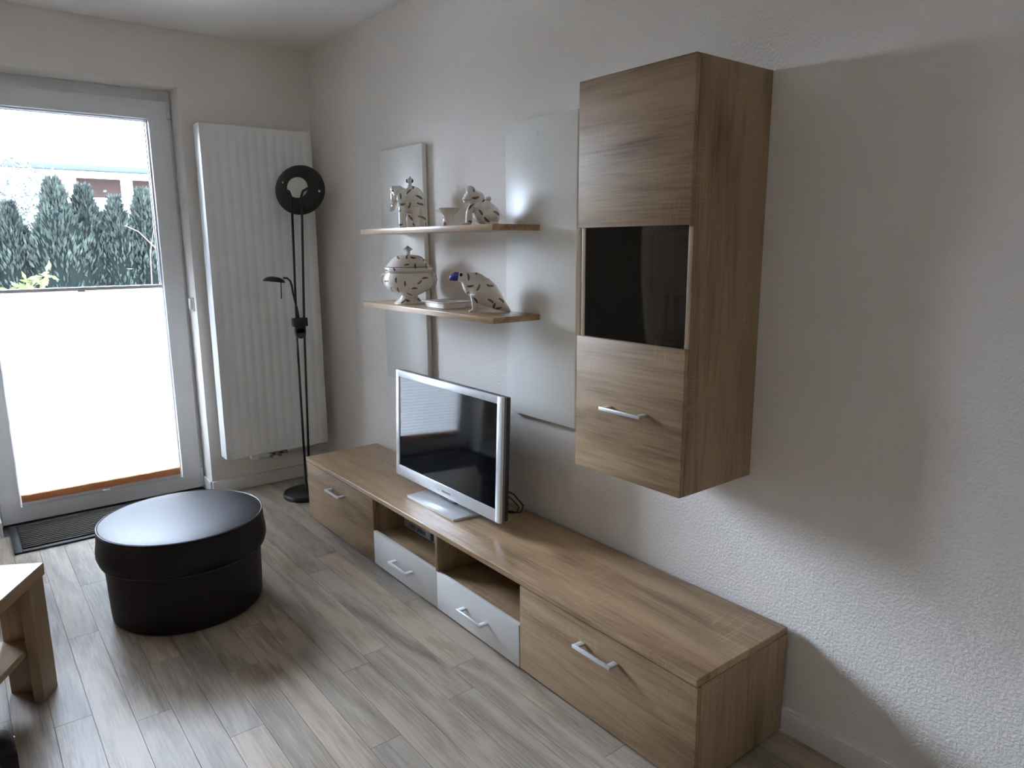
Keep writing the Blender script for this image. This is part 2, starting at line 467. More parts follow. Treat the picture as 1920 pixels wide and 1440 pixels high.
# ---------------------------------------------------------------- terrace door
door = bpy.data.objects.new('door_1', None); COL.objects.link(door); struct(door)
door['label'] = 'white glazed terrace door letting daylight in beside the radiator'
door.location = (-0.16, -1.22, 0)
def dl(x, y, z): return (x + 0.16, y + 1.22, z)
def ringframe(mb, x0, x1, y0, y1, z0, z1, iy0, iy1, iz0, iz1, bev=0.004):
    mb.box(dl(x0, y0, z0), dl(x1, iy0, z1), bev)
    mb.box(dl(x0, iy1, z0), dl(x1, y1, z1), bev)
    mb.box(dl(x0, iy0, z0), dl(x1, iy1, iz0), bev)
    mb.box(dl(x0, iy0, iz1), dl(x1, iy1, z1), bev)
    return mb
SY0, SY1 = -1.705, -0.738
GY0, GY1, GZ0, GZ1 = -1.622, -0.838, 0.093, 2.073
ringframe(MB(), -0.255, -0.168, OY0 + 0.001, OY1 - 0.001, 0.0, OZ - 0.001, OY0 + 0.055, OY1 - 0.055, 0.03, OZ - 0.09, 0.003).obj('door_frame', 'pvc', door)
# sash: four mitred members
mi = MB()
ringframe(mi, -0.235, -0.143, SY0, SY1, 0.014, 2.165, GY0, GY1, GZ0, GZ1, 0.0)
sash = mi.obj('sash', 'pvc', door)
bd = MB()
ringframe(bd, -0.222, -0.172, GY0 - 0.001, GY1 + 0.001, GZ0 - 0.001, GZ1 + 0.001, GY0 + 0.008, GY1 - 0.008, GZ0 + 0.008, GZ1 - 0.008, 0.003)
bd.obj('glazing_bead', 'pvc', sash)
se = MB()
ringframe(se, -0.2015, -0.1975, GY0 + 0.002, GY1 - 0.002, GZ0 + 0.002, GZ1 - 0.002, GY0 + 0.011, GY1 - 0.011, GZ0 + 0.011, GZ1 - 0.011, 0.0)
se.obj('gasket', 'seal', sash)
MB().box(dl(-0.208, GY0 + 0.003, GZ0 + 0.003), dl(-0.202, GY1 - 0.003, GZ1 - 0.003)).obj('glass_pane', 'pane', sash)
MB().box(dl(-0.17, SY0, 0.0), dl(-0.150, SY1, 0.013)).obj('bottom_seal', 'seal', door)
for z0, z1 in ((2.08, 2.155), (0.02, 0.13)):
    hb = MB().box(dl(-0.168, SY1 - 0.006, z0), dl(-0.136, SY1 + 0.010, z1), 0.003)
    hg = hb.obj('hinge', 'pvc', door)
    MB().box(dl(-0.140, SY1 - 0.008, z0 - 0.004), dl(-0.134, SY1 + 0.012, z0), 0.001).obj('hinge_pin', 'panel_edge', hg)
# lever handle on the far stile of the sash
hd = MB().box(dl(-0.145, -1.678, 0.98), dl(-0.133, -1.650, 1.13), 0.004)
hd.tube([dl(-0.135, -1.664, 1.07), dl(-0.095, -1.664, 1.07), dl(-0.088, -1.664, 1.06), dl(-0.088, -1.664, 0.95)], 0.009)
hd.obj('door_handle', 'pvc', door)

# neighbouring window, mirrored in the white wall panel
w1 = bpy.data.objects.new('window_1', None); COL.objects.link(w1); struct(w1); w1.location = (-0.20, NY0, NZ0)
ww, wh = NY1 - NY0, NZ1 - NZ0
wf = MB()
wf.box((-0.035, 0.001, 0.001), (0.045, 0.085, wh - 0.001), 0.003).box((-0.035, ww - 0.085, 0.001), (0.045, ww - 0.001, wh - 0.001), 0.003)
wf.box((-0.035, 0.085, 0.001), (0.045, ww - 0.085, 0.085), 0.003).box((-0.035, 0.085, wh - 0.12), (0.045, ww - 0.085, wh - 0.001), 0.003)
wf.obj('window_frame', 'pvc', w1)
MB().box((-0.003, 0.08, 0.08), (0.003, ww - 0.08, wh - 0.11)).obj('glass_pane', 'pane', w1)
MB().box((0.05, 0.001, 0.0005), (0.235, ww - 0.001, 0.022), 0.004).obj('window_sill', 'trim', w1)

# pleated blind clamped in the lower half of the door
bl = thing('pleated_blind', 'white pleated blind covering lower half of the terrace door', 'blind', (-0.154, -1.232, 0.108))
BY = 0.383
def zigzag(z0, z1, n, depth, x0=0.0):
    mb = MB(); prev = None
    for i in range(2 * n + 1):
        z = z0 + (z1 - z0) * i / (2 * n)
        x = x0 + (depth if i % 2 else 0.0)
        row = [mb.bm.verts.new((x, -BY, z)), mb.bm.verts.new((x, BY, z))]
        if prev: mb.bm.faces.new((prev[0], prev[1], row[1], row[0]))
        prev = row
    return mb
zigzag(0.046, 1.078, 47, 0.011, -0.006).obj('pleated_fabric', 'blind', bl, smooth=False)
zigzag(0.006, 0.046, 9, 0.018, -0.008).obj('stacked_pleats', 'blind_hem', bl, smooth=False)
tr = MB().box((-0.010, -BY, 1.078), (0.012, BY, 1.096), 0.002).obj('top_rail', 'rail', bl)
br = MB().box((-0.010, -BY, -0.0145), (0.012, BY, 0.006), 0.002).obj('bottom_rail', 'rail', bl)
MB().box((0.010, -0.024, 1.072), (0.026, 0.012, 1.085), 0.003).obj('pull_tab', 'tab', tr)
MB().box((0.010, -0.018, -0.014), (0.028, 0.018, 0.000), 0.003).obj('pull_tab', 'tab', br)

# shutter strap guide on the reveal
sg = thing('shutter_strap_guide', 'small cream strap guide on the door reveal beside the blind', 'strap guide', (-0.075, OY1, 1.095))
MB().box((-0.022, -0.018, -0.032), (0.014, -0.0005, 0.032), 0.006).obj('guide_body', 'tab', sg)
MB().box((0.014, -0.006, -0.040), (0.040, -0.0005, 0.036), 0.004).obj('face_plate', 'panel_edge', sg)

# door mat
mat_t = thing('door_mat', 'grey ribbed mat lying before the terrace door', 'mat', (0.07, -1.24, 0.0))
mb = MB()
mx0, mx1, my0, my1 = -0.20, 0.215, -0.447, 0.46
mb.box((mx0, my0, 0), (mx1, my1, 0.004), 0.001)
for a, b in (((mx0, my0, 0.003), (mx1, my0 + 0.03, 0.009)), ((mx0, my1 - 0.03, 0.003), (mx1, my1, 0.009)),
             ((mx0, my0 + 0.03, 0.003), (mx0 + 0.03, my1 - 0.03, 0.009)), ((mx1 - 0.03, my0 + 0.03, 0.003), (mx1, my1 - 0.03, 0.009))):
    mb.box(a, b, 0.002)
mb.obj('rubber_border', 'mat_border', mat_t)
mb = MB()
k = 0
x = mx0 + 0.036
while x < mx1 - 0.038:
    mb.box((x, my0 + 0.036, 0.003), (x + 0.016, my1 - 0.036, 0.0115), 0.003, 2); x += 0.0265
ribs = mb.obj('ribbed_pile', 'mat_rib', mat_t); ribs['kind'] = 'stuff'

# ---------------------------------------------------------------- radiator
RYL, RYR, RZ0, RZ1 = -0.6661, -0.0667, 0.2309, 2.0342
rad = thing('radiator', 'tall white ribbed panel radiator on the wall beside the terrace door', 'radiator', (0.05, -0.3664, RZ0))
W2 = (RYR - RYL) / 2; HH = RZ1 - RZ0
fm = bmesh.new()
ys = [-W2, -W2 + 0.02]
ng = 11
for g in range(ng):
    c = -W2 + 0.05 + g * 0.05
    ys += [c - 0.013, c - 0.006, c + 0.006, c + 0.013]
ys += [W2 - 0.02, W2]
zs = [0, 0.028, 0.05, HH - 0.05, HH - 0.028, HH]
def dep(y, z):
    if z < 0.04 or z > HH - 0.04: return 0
    for g in range(ng):
        if abs(y - (-W2 + 0.05 + g * 0.05)) < 0.0065: return -0.0035
    return 0
grid = [[fm.verts.new((0.0983 + dep(y, z), y, z)) for y in ys] for z in zs]
for a, b in zip(grid, grid[1:]):
    for k in range(len(ys) - 1):
        fm.faces.new((a[k], a[k + 1], b[k + 1], b[k]))
t = MB(); t.bm.free(); t.bm = fm
t.obj('front_panel', 'radiator', rad, angle=60)
MB().box((0.018, -W2 + 0.004, 0.004), (0.0905, W2 - 0.004, HH - 0.006)).obj('core', 'radiator', rad)
for s in (-1, 1):
    y0, y1 = (-W2 - 0.0005, -W2 + 0.003) if s < 0 else (W2 - 0.003, W2 + 0.0005)
    MB().box((0.0, y0, 0.0), (0.0985, y1, HH), 0.0012).obj('side_cover', 'radiator', rad)
tg = MB()
for i in range(12):
    yy = -W2 + 0.02 + i * 0.048
    tg.box((0.012, yy, HH - 0.004), (0.086, yy + 0.036, HH + 0.001), 0.001)
tg.obj('top_grille', 'radiator', rad)
MB().box((0.088, -W2, HH - 0.005), (0.0985, W2, HH + 0.0005), 0.002).obj('top_edge', 'radiator', rad)
for yy in (-0.2, 0.2):
    for zz in (0.25, HH - 0.25):
        MB().box((-0.047, yy - 0.02, zz - 0.04), (0.02, yy + 0.02, zz + 0.04), 0.002).obj('wall_bracket', 'radiator', rad)
vb = MB().box((0.035, -0.155, -0.035), (0.075, -0.115, -0.001), 0.004)
vb.tube([(0.055, -0.115, -0.022), (0.055, -0.05, -0.020)], 0.016, 14)
vb.obj('valve_body', 'radiator', rad)
vb = MB().box((0.04, -0.05, -0.030), (0.07, 0.06, -0.012), 0.003)
vb.tube([(0.05, -0.02, -0.02), (0.02, -0.02, -0.05), (-0.04, -0.02, -0.052)], 0.008)
vb.tube([(0.05, 0.03, -0.02), (0.02, 0.03, -0.05), (-0.04, 0.03, -0.052)], 0.008)
vb.obj('pipe_block', 'brass', rad)
for yy in (-0.035, 0.01):
    MB().box((0.0695, yy, -0.024), (0.0725, yy + 0.02, -0.014)).obj('valve_slot', 'dark_valve', rad)

# ================================================================ floor lamp
lp = thing('floor_lamp', 'black floor lamp with round dish and reading arm before the radiator', 'lamp', (0.36, -0.30, 0.0))
def ll(y, z, x=0.36): return (x - 0.36, y + 0.30, z)
MB().lathe([(0, 0.0), (0.126, 0.0), (0.130, 0.006), (0.130, 0.020), (0.124, 0.029), (0.10, 0.033), (0, 0.036)], 48).obj('base', 'black_metal', lp)
MB().tube([ll(-0.302, 0.03), ll(-0.301, 0.5), ll(-0.301, 0.892), ll(-0.293, 1.2), ll(-0.283, 1.585), ll(-0.284, 1.665), ll(-0.293, 1.692), ll(-0.32, 1.703)], 0.0065, 10).obj('pole', 'black_metal', lp)
MB().tube([ll(-0.283, 0.03), ll(-0.277, 0.214), ll(-0.259, 0.888), ll(-0.229, 1.585), ll(-0.228, 1.665), ll(-0.218, 1.695), ll(-0.19, 1.712)], 0.0065, 10).obj('pole', 'black_metal', lp)
cl = MB().box(ll(-0.322, 0.972, 0.346), ll(-0.238, 1.020, 0.376), 0.005)
cl.box(ll(-0.312, 0.93, 0.349), ll(-0.250, 0.975, 0.373), 0.006)
cl.tube([ll(-0.281, 0.935, 0.349), ll(-0.281, 0.935, 0.373)], 0.029, 24)
cl.obj('clamp', 'black_metal', lp)
# dish tilted on its side, hollow towards the corner
ax = Vector((-0.773, 0.605, -0.191)).normalized()
q = ax.to_track_quat('Z', 'Y').to_matrix().to_4x4()
dc = Vector(ll(-0.213, 1.711, 0.300))
DM = Matrix.Translation(dc) @ q
MB().lathe([(0.056, -0.030), (0.062, -0.034), (0.085, -0.024), (0.115, -0.006), (0.134, 0.016), (0.136, 0.020), (0.133, 0.020), (0.113, -0.002), (0.084, -0.019), (0.060, -0.029), (0.056, -0.030)], 56, DM).obj('dish', 'black_metal', lp)
gcap = MB().lathe([(0, -0.046), (0.02, -0.045), (0.04, -0.041), (0.053, -0.034), (0.056, -0.028), (0.05, -0.02), (0, -0.018)], 40, DM)
gcap.obj('glass_cover', 'frosted', lp)
for ang, rr in ((0.35, 0.085), (3.3, 0.118)):
    c = DM @ Vector((rr * math.cos(ang), rr * math.sin(ang), -0.024))
    MB().ball(c, 0.006, n=8).obj('dish_pivot', 'chrome', lp)
ar = MB().tube([ll(-0.284, 1.015), ll(-0.288, 1.06), ll(-0.297, 1.10), ll(-0.307, 1.155), ll(-0.311, 1.195), ll(-0.318, 1.222), ll(-0.334, 1.237), ll(-0.355, 1.239)], 0.0055, 10)
ar.obj('reading_arm', 'black_metal', lp)
HM = Matrix.Translation(Vector(ll(-0.407, 1.222))) @ Euler((math.radians(-7), 0, 0)).to_matrix().to_4x4()
MB().lathe([(0, 0.026), (0.02, 0.025), (0.04, 0.019), (0.054, 0.008), (0.058, -0.002), (0.055, -0.002), (0.04, 0.013), (0.0, 0.02)], 36, HM).obj('reading_shade', 'black_metal', lp)
MB().tube([ll(-0.369, 1.225), ll(-0.373, 1.129)], 0.0028, 8).obj('handle_rod', 'black_metal', lp)

# ================================================================ lowboard
X0, X1, D, HT, HB = 0.6985, 3.184, 0.4256, 0.3343, 0.010
BKY = -0.017
lb = thing('tv_lowboard', 'long low oak television sideboard with two white drawers along the wall', 'sideboard', (1.94, -0.22, 0.0))
def lo(x, y, z): return (x - 1.94, y + 0.22, z)
T = 0.022; DT = 0.017
XA, XM, XB = 1.431, 1.952, 2.467
MB().box(lo(X0, -D, HT - T), lo(X1, BKY, HT), 0.003, 3).obj('top', 'oak_top', lb)
for a, b in ((X0, X0 + 0.016), (X1 - 0.016, X1)):
    MB().box(lo(a, -D + DT + 0.001, HB), lo(b, BKY, HT - T - 0.0005), 0.001).obj('side_panel', 'oak_z', lb)
MB().box(lo(X0 + 0.016, -D + DT + 0.002, HB), lo(X1 - 0.016, BKY - 0.004, HB + 0.016)).obj('bottom', 'oak_x', lb)
MB().box(lo(X0 + 0.016, BKY - 0.004, HB), lo(X1 - 0.016, BKY, HT - T)).obj('back_panel', 'oak_x', lb)
for c in (XA, XB):
    MB().box(lo(c - 0.008, -D + DT + 0.002, HB + 0.016), lo(c + 0.008, BKY - 0.004, HT - T - 0.0005)).obj('divider', 'oak_z', lb)
MB().box(lo(XM - 0.009, -D + 0.004, 0.150), lo(XM + 0.009, BKY - 0.004, HT - T - 0.0005), 0.0008).obj('divider', 'oak_z', lb)
for a, b in ((XA + 0.008, XM - 0.009), (XM + 0.009, XB - 0.008)):
    MB().box(lo(a, -D + 0.019, 0.140), lo(b, BKY - 0.004, 0.156), 0.0008).obj('niche_shelf', 'oak_x', lb)
def handle(parent, cx, y, z, s=1.0):
    h = MB()
    h.box((cx - 0.077, y - 0.036, z - 0.005), (cx + 0.077, y - 0.027, z + 0.005), 0.0012)
    h.box((cx - 0.077, y - 0.028, z - 0.004), (cx - 0.058, y + 0.0005, z + 0.004), 0.001)
    h.box((cx + 0.058, y - 0.028, z - 0.004), (cx + 0.077, y + 0.0005, z + 0.004), 0.001)
    return h.obj('handle', 'chrome', parent)
for a, b in ((X0, XA - 0.0015), (XB + 0.0015, X1)):
    d = MB().box(lo(a, -D + 0.003, HB), lo(b, -D + DT, HT - T - 0.004), 0.0015).obj('door', 'oak_x', lb)
    handle(d, (a + b) / 2 + 0.012 - 1.94, -D + 0.22, 0.243)
for a, b in ((XA + 0.0015, XM - 0.0015), (XM + 0.0015, XB - 0.0015)):
    d = MB().box(lo(a, -D + 0.001, HB), lo(b, -D + 0.018, 0.164), 0.0015).obj('drawer', 'drawer_white', lb)
    handle(d, (a + b) / 2 + 0.005 - 1.94, -D + 0.22, 0.092)
for x in (0.80, 1.55, 2.02, 2.36, 3.06):
    for y in (-0.39, -0.06):
        MB().lathe([(0, 0), (0.016, 0), (0.016, 0.009), (0, 0.0098)], 14, Matrix.Translation(Vector(lo(x, y, 0)))).obj('foot', 'foot', lb)

# receiver box in the left niche
rc = thing('receiver_box', 'grey blue receiver box with printed label in the sideboard niche', 'receiver', (1.68, -0.18, 0.156))
MB().box((-0.22, -0.105, 0.004), (0.22, 0.09, 0.052), 0.003).obj('case', 'box', rc)
fp = MB().box((-0.215, -0.1075, 0.008), (-0.008, -0.104, 0.048), 0.001).obj('front_label', 'box_label', rc)
mk = MB()
rr = random.Random(5)
x = -0.16
for wlen in (4, 5):
    for c in range(wlen):
        mk.box((x, -0.1085, 0.018), (x + 0.003, -0.107, 0.036))
        z_ = rr.choice((0.018, 0.026, 0.033))
        if rr.random() < 0.35: mk.box((x, -0.1085, z_), (x + 0.010, -0.107, 0.0365))
        else: mk.box((x + 0.006, -0.1085, 0.018), (x + 0.009, -0.107, 0.036))
        x += 0.0135
    x += 0.010
mk.obj('label_print', 'mark_dark', fp)['kind'] = 'stuff'
MB().box((0.008, -0.1075, 0.010), (0.030, -0.104, 0.044), 0.001).obj('card_slot', 'foot', rc)
for sx in (-0.19, 0.19):
    for sy in (-0.08, 0.07):
        MB().lathe([(0, 0), (0.008, 0), (0.008, 0.004), (0, 0.0045)], 10, Matrix.Translation((sx, sy, 0))).obj('rubber_foot', 'foot', rc)

# ================================================================ television
tv = thing('television', 'silver framed flat television on the oak sideboard', 'television', (1.752, -0.26, HT))
MB().prism([(-0.187, -0.064), (0.176, -0.064), (0.188, 0.055), (-0.19, 0.055)], 0.0, 0.011, 0.002).obj('base_plate', 'tv_silver', tv)
MB().box((-0.045, 0.030, 0.010), (0.045, 0.050, 0.075), 0.005).obj('stem', 'tv_stem', tv)
hz = 0.043
W = 0.3945; TH = 0.4835
TILT = (-0.037, 0, 0)
def head(mb, name, mat, par=tv):
    o = mb.obj(name, mat, par); o.location = (-0.002, 0, hz); o.rotation_euler = TILT; return o
b1 = MB()
bx, btop, bbot = 0.030, 0.028, 0.049
b1.box((-W, 0.0, 0), (-W + bx, 0.013, TH), 0.002); b1.box((W - bx, 0.0, 0), (W, 0.013, TH), 0.002)
b1.box((-W + bx - 0.003, 0.0, 0), (W - bx + 0.003, 0.013, bbot), 0.002); b1.box((-W + bx - 0.003, 0.0, TH - btop), (W - bx + 0.003, 0.013, TH), 0.002)
bez = head(b1, 'bezel', 'tv_silver')
head(MB().box((-W + 0.01, 0.004, 0.012), (W - 0.01, 0.011, TH - 0.012)), 'screen', 'tv_screen')
head(MB().box((-W + 0.001, 0.0135, 0.001), (W - 0.001, 0.024, TH - 0.001), 0.001), 'rear_frame', 'tv_stem')
head(MB().box((-W + 0.002, 0.0245, 0.002), (W - 0.002, 0.044, TH - 0.002), 0.004).box((-0.25, 0.042, 0.05), (0.25, 0.085, TH - 0.1), 0.012), 'back_shell', 'tv_back')
mk = MB()
mk.lathe([(0, 0), (0.0035, 0), (0, 0.0006)], 12, Matrix.Translation((-0.035, -0.0002, 0.021)) @ Euler((math.radians(90), 0, 0)).to_matrix().to_4x4())
x = -0.005
for w_ in (0.006, 0.005, 0.005, 0.006, 0.003, 0.006, 0.005, 0.004, 0.005):
    mk.box((x, -0.0006, 0.018), (x + w_, 0.0004, 0.0255)); x += w_ + 0.0022
mk.box((-W + 0.012, -0.0006, TH - 0.015), (-W + 0.022, 0.0004, TH - 0.013))
mo = mk.obj('brand_print', 'mark', bez); mo['kind'] = 'stuff'

cb = thing('power_cable', 'black cable loop behind the television on the sideboard', 'cable', (1.97, -0.09, HT))
MB().tube([(-0.05, -0.07, 0.11), (-0.02, -0.02, 0.10), (0.02, 0.02, 0.075), (0.05, 0.045, 0.03), (0.055, 0.03, 0.006), (0.03, 0.0, 0.004), (-0.02, -0.03, 0.004), (-0.08, -0.05, 0.004)], 0.0032, 8).obj('lead', 'foot', cb)
MB().tube([(-0.06, -0.065, 0.085), (-0.02, -0.01, 0.08), (0.01, 0.02, 0.05), (0.035, 0.035, 0.02), (0.04, 0.02, 0.0035), (0.0, 0.0, 0.0035), (-0.08, -0.02, 0.0035)], 0.0028, 8).obj('lead', 'foot', cb)

# ================================================================ wall panels and shelves
PZ0, PZ1 = 0.741, 1.857
for (xa, xb, lab) in ((0.885, 1.288, 'white gloss wall panel behind the elephant and the tureen'),
                      (1.903, 2.305, 'white gloss wall panel next to the hanging cabinet')):
    t = thing('wall_panel', lab, 'wall panel', ((xa + xb) / 2, 0, PZ0), group='white wall panels')
    w = (xb - xa) / 2; hgt = PZ1 - PZ0
    MB().box((-w, -0.032, 0), (w, -0.009, hgt), 0.001).obj('board', 'white_gloss', t)
    MB().box((-w + 0.02, -0.009, 0.02), (-w + 0.06, 0.0, hgt - 0.02)).obj('mounting_batten', 'panel_edge', t)
    MB().box((w - 0.06, -0.009, 0.02), (w - 0.02, 0.0, hgt - 0.02)).obj('mounting_batten', 'panel_edge', t)
    MB().lathe([(0, 0.0012), (0.005, 0.001), (0.006, 0)], 14, Matrix.Translation((-0.01, -0.032, hgt - 0.055)) @ Euler((math.radians(90), 0, 0)).to_matrix().to_4x4()).obj('screw_cap', 'porc', t)

SX0, SX1, SYF, SYB = 1.09, 2.110, -0.253, -0.0325
for zt, lab in ((1.480, 'upper oak wall shelf carrying the elephant and the frog'), (1.149, 'lower oak wall shelf carrying the tureen and the bird')):
    s = thing('wall_shelf', lab, 'shelf', ((SX0 + SX1) / 2, SYB, zt - 0.022), group='oak wall shelves')
    hl = (SX1 - SX0) / 2
    MB().box((-hl, SYF - SYB, 0), (hl, 0, 0.022), 0.0012).obj('shelf_board', 'oak_top', s)
    for sx in (-0.36, 0.40):
        MB().tube([(sx, -0.12, 0.011), (sx, 0.02, 0.011)], 0.005, 8).obj('support_pin', 'chrome', s)

# ================================================================ wall cabinet
CA, CB, CD, CZ0, CZ1 = 2.618, 3.0206, 0.3195, 0.741, 1.8535
wc = thing('wall_cabinet', 'tall hanging oak cabinet with smoked glass window', 'cabinet', ((CA + CB) / 2, 0, CZ0))
cxm = (CA + CB) / 2
def cc(x, y, z): return (x - cxm, y, z - CZ0)
FR = -CD + 0.016
for a, b in ((CA, CA + 0.016), (CB - 0.016, CB)):
    MB().box(cc(a, FR, CZ0), cc(b, 0, CZ1), 0.0008).obj('side_panel', 'oak_z', wc)
MB().box(cc(CA + 0.016, FR, CZ1 - 0.016), cc(CB - 0.016, 0, CZ1)).obj('top_panel', 'oak_x', wc)
MB().box(cc(CA + 0.016, FR, CZ0), cc(CB - 0.016, 0, CZ0 + 0.016)).obj('bottom_panel', 'oak_x', wc)
MB().box(cc(CA + 0.016, -0.006, CZ0 + 0.016), cc(CB - 0.016, -0.002, CZ1 - 0.016)).obj('back_panel', 'oak_z', wc)
for z in (1.124, 1.452):
    MB().box(cc(CA + 0.016, FR + 0.012, z - 0.016), cc(CB - 0.016, -0.006, z)).obj('shelf_board', 'oak_x', wc)
GB0, GB1 = 1.1405, 1.4535
MB().box(cc(CA, -CD, GB1), cc(CB, FR - 0.0008, CZ1), 0.0012).obj('door', 'oak_x', wc)
d = MB().box(cc(CA, -CD, CZ0), cc(CB, FR - 0.0008, GB0), 0.0012).obj('door', 'oak_x', wc)
handle(d, 2.826 - cxm, -CD, 0.945 - CZ0)
MB().box(cc(CA + 0.0165, FR + 0.001, 1.112), cc(CB - 0.0165, FR + 0.005, 1.47)).obj('glass_pane', 'smoked', wc)
# glasses inside
gl_me = MB().lathe([(0, 0.0), (0.027, 0.0), (0.028, 0.004), (0.030, 0.03), (0.033, 0.12), (0.034, 0.135), (0.032, 0.135), (0.030, 0.10), (0.027, 0.014), (0, 0.012)], 28).mesh('drinking_glass')
gl_me.materials.append(M['clear'])
gpos = [(2.70, -0.10), (2.77, -0.135), (2.845, -0.105), (2.915, -0.14), (2.695, -0.19), (2.795, -0.215)]
glab = ['clear tumbler at the back left behind the smoked glass', 'clear tumbler second from left behind the smoked glass',
        'clear tumbler at the back middle behind the smoked glass', 'clear tumbler at the right behind the smoked glass',
        'clear tumbler at the front left behind the smoked glass', 'clear tumbler at the front centre catching light behind smoked glass']
for (x, y), lab in zip(gpos, glab):
    g = bpy.data.objects.new('drinking_glass', gl_me); COL.objects.link(g)
    g.location = (x, y, 1.124); tag(g, lab, 'glass', 'tumblers in the hanging cabinet')
bw = MB().lathe([(0, 0), (0.025, 0), (0.03, 0.006), (0.05, 0.03), (0.058, 0.045), (0.055, 0.045), (0.046, 0.03), (0.026, 0.010), (0, 0.008)], 12)
bo = bw.obj('glass_bowl', 'clear', None, angle=10); bo.location = (2.905, -0.235, 1.124)
tag(bo, 'small faceted glass bowl at the right front behind smoked glass', 'bowl')

# ================================================================ porcelain
RZ = math.atan2(R.y, R.x)      # the animals stand turned side-on to the room

def bake(name, mb, mat, par, voxel=0.0022, it=5):
    return link(name, smooth_blob(mb, voxel, it), mat, par)

# --- elephant
el = thing('elephant_figurine', 'white porcelain elephant with vegetable print on the upper shelf', 'figurine', (1.345, -0.142, 1.480), RZ - 0.12)
e = MB()
e.ball((0.022, 0, 0.125), (0.048, 0.046, 0.057))
e.ball((0.012, 0, 0.108), (0.056, 0.044, 0.043))
e.ball((-0.042, -0.004, 0.150), (0.030, 0.030, 0.034))
e.ball((-0.062, -0.004, 0.168), (0.016, 0.022, 0.017))
e.tube([(-0.060, -0.006, 0.150), (-0.063, -0.008, 0.125), (-0.062, -0.010, 0.100), (-0.066, -0.012, 0.086), (-0.078, -0.013, 0.082), (-0.083, -0.013, 0.094)], [0.018, 0.0145, 0.012, 0.0105, 0.010, 0.008], 12)
for lx, ly in ((-0.022, -0.026), (-0.004, 0.026), (0.040, -0.026), (0.054, 0.022)):
    e.tube([(lx, ly, 0.001), (lx, ly, 0.05), (lx * 0.9, ly * 0.8, 0.09)], [0.018, 0.0165, 0.021], 14)
e.tube([(0.066, 0, 0.14), (0.076, 0, 0.12), (0.076, -0.002, 0.09)], [0.006, 0.005, 0.004], 8)
body = bake('body', e, 'veg', el)
for s in (-1, 1):
    MB().ball((-0.018, s * 0.036, 0.138), (0.024, 0.006, 0.036), (0.25 * s, 0.2, 0.25 * s)).obj('ear', 'veg', el)
    MB().ball((-0.061, -0.004 + s * 0.021, 0.160), 0.0042, n=10).obj('eye', 'ink', el)
    MB().tube([(-0.058, s * 0.018, 0.118), (-0.068, s * 0.022, 0.106), (-0.078, s * 0.022, 0.106)], [0.005, 0.004, 0.002], 8).obj('tusk', 'porc', el)
kn = MB().lathe([(0, 0.172), (0.012, 0.174), (0.008, 0.182), (0.007, 0.188), (0.012, 0.194), (0.0135, 0.202), (0.010, 0.209), (0.004, 0.213), (0.003, 0.217), (0, 0.219)], 20).obj('lid_knob', 'porc', el)
kn.location = (0.010, 0, 0.004)
for s in (-1, 1):
    MB().ball((s * 0.0115, -0.004, 0.199), (0.0055, 0.0045, 0.008), n=10).obj('knob_ear', 'ink', kn)

# --- pedestal cup
cu = thing('pedestal_cup', 'small white pedestal cup between the elephant and the frog', 'cup', (1.655, -0.140, 1.480))
MB().lathe([(0, 0), (0.036, 0), (0.036, 0.004), (0.030, 0.010), (0.0235, 0.019), (0.021, 0.030), (0.0225, 0.041), (0.030, 0.052), (0.041, 0.064), (0.0475, 0.071), (0.048, 0.074), (0.0455, 0.074), (0.032, 0.062), (0.015, 0.054), (0, 0.053)], 36).obj('cup_body', porcelain('porcelain_cup_print', scale=22, a=0.012, bb=0.0045, shift=0.013), cu)
for z, r_ in ((0.073, 0.0478), (0.003, 0.0365)):
    MB().lathe([(r_ - 0.0005, z - 0.0012), (r_ + 0.0004, z - 0.0008), (r_ + 0.0004, z + 0.0008), (r_ - 0.0005, z + 0.0012)], 36).obj('grey_rim_line', 'panel_edge', cu)

# --- frog
fg = thing('frog_figurine', 'white porcelain frog looking upwards on the upper shelf', 'figurine', (1.885, -0.140, 1.480), RZ - 0.05)
f = MB()
k = 2.06e-3 / 14.4
def fp_(x, y): return ((x - 740) * k, 0.0, (1235 - y) * k)
def fb(x, y, rx, rz_, ry, oy=0.0, rot=None):
    p = fp_(x, y); f.ball((p[0], oy, p[2]), (rx * k, ry * k, rz_ * k), rot)
fb(880, 930, 370, 300, 290)
fb(800, 780, 300, 220, 250)
fb(540, 480, 215, 190, 215)
fb(640, 520, 210, 190, 210)
fb(430, 500, 160, 130, 195)
fb(390, 545, 150, 60, 185)
fb(400, 625, 130, 48, 165)
for s in (-1, 1):
    fb(475, 310, 125, 108, 110, s * 0.012)
    fb(1000, 1050, 230, 170, 110, s * 0.034)
    fb(1060, 1190, 180, 45, 80, s * 0.040)
f_leg = []
for s in (-1, 1):
    a, b2, c2 = fp_(560, 720), fp_(440, 900), fp_(410, 1190)
    f.tube([(a[0], s * 0.024, a[2]), (b2[0], s * 0.026, b2[2]), (c2[0], s * 0.026, c2[2])], [0.016, 0.012, 0.009], 12)
    for t_ in (-0.008, 0, 0.008):
        f.tube([(c2[0], s * 0.026, 0.006), (c2[0] - 0.022, s * 0.026 + t_ * 1.4, 0.004)], [0.006, 0.0035], 8)
bake('body', f, 'veg', fg)
for s in (-1, 1):
    p = fp_(470, 225)
    MB().ball((p[0], s * 0.0155, p[2] - 0.002), (0.0075, 0.006, 0.0038), n=10).obj('eye', 'ink', fg)
p = fp_(955, 545)
MB().ball((p[0], 0, p[2]), (0.011, 0.011, 0.011), n=14).obj('back_knob', 'porc', fg)
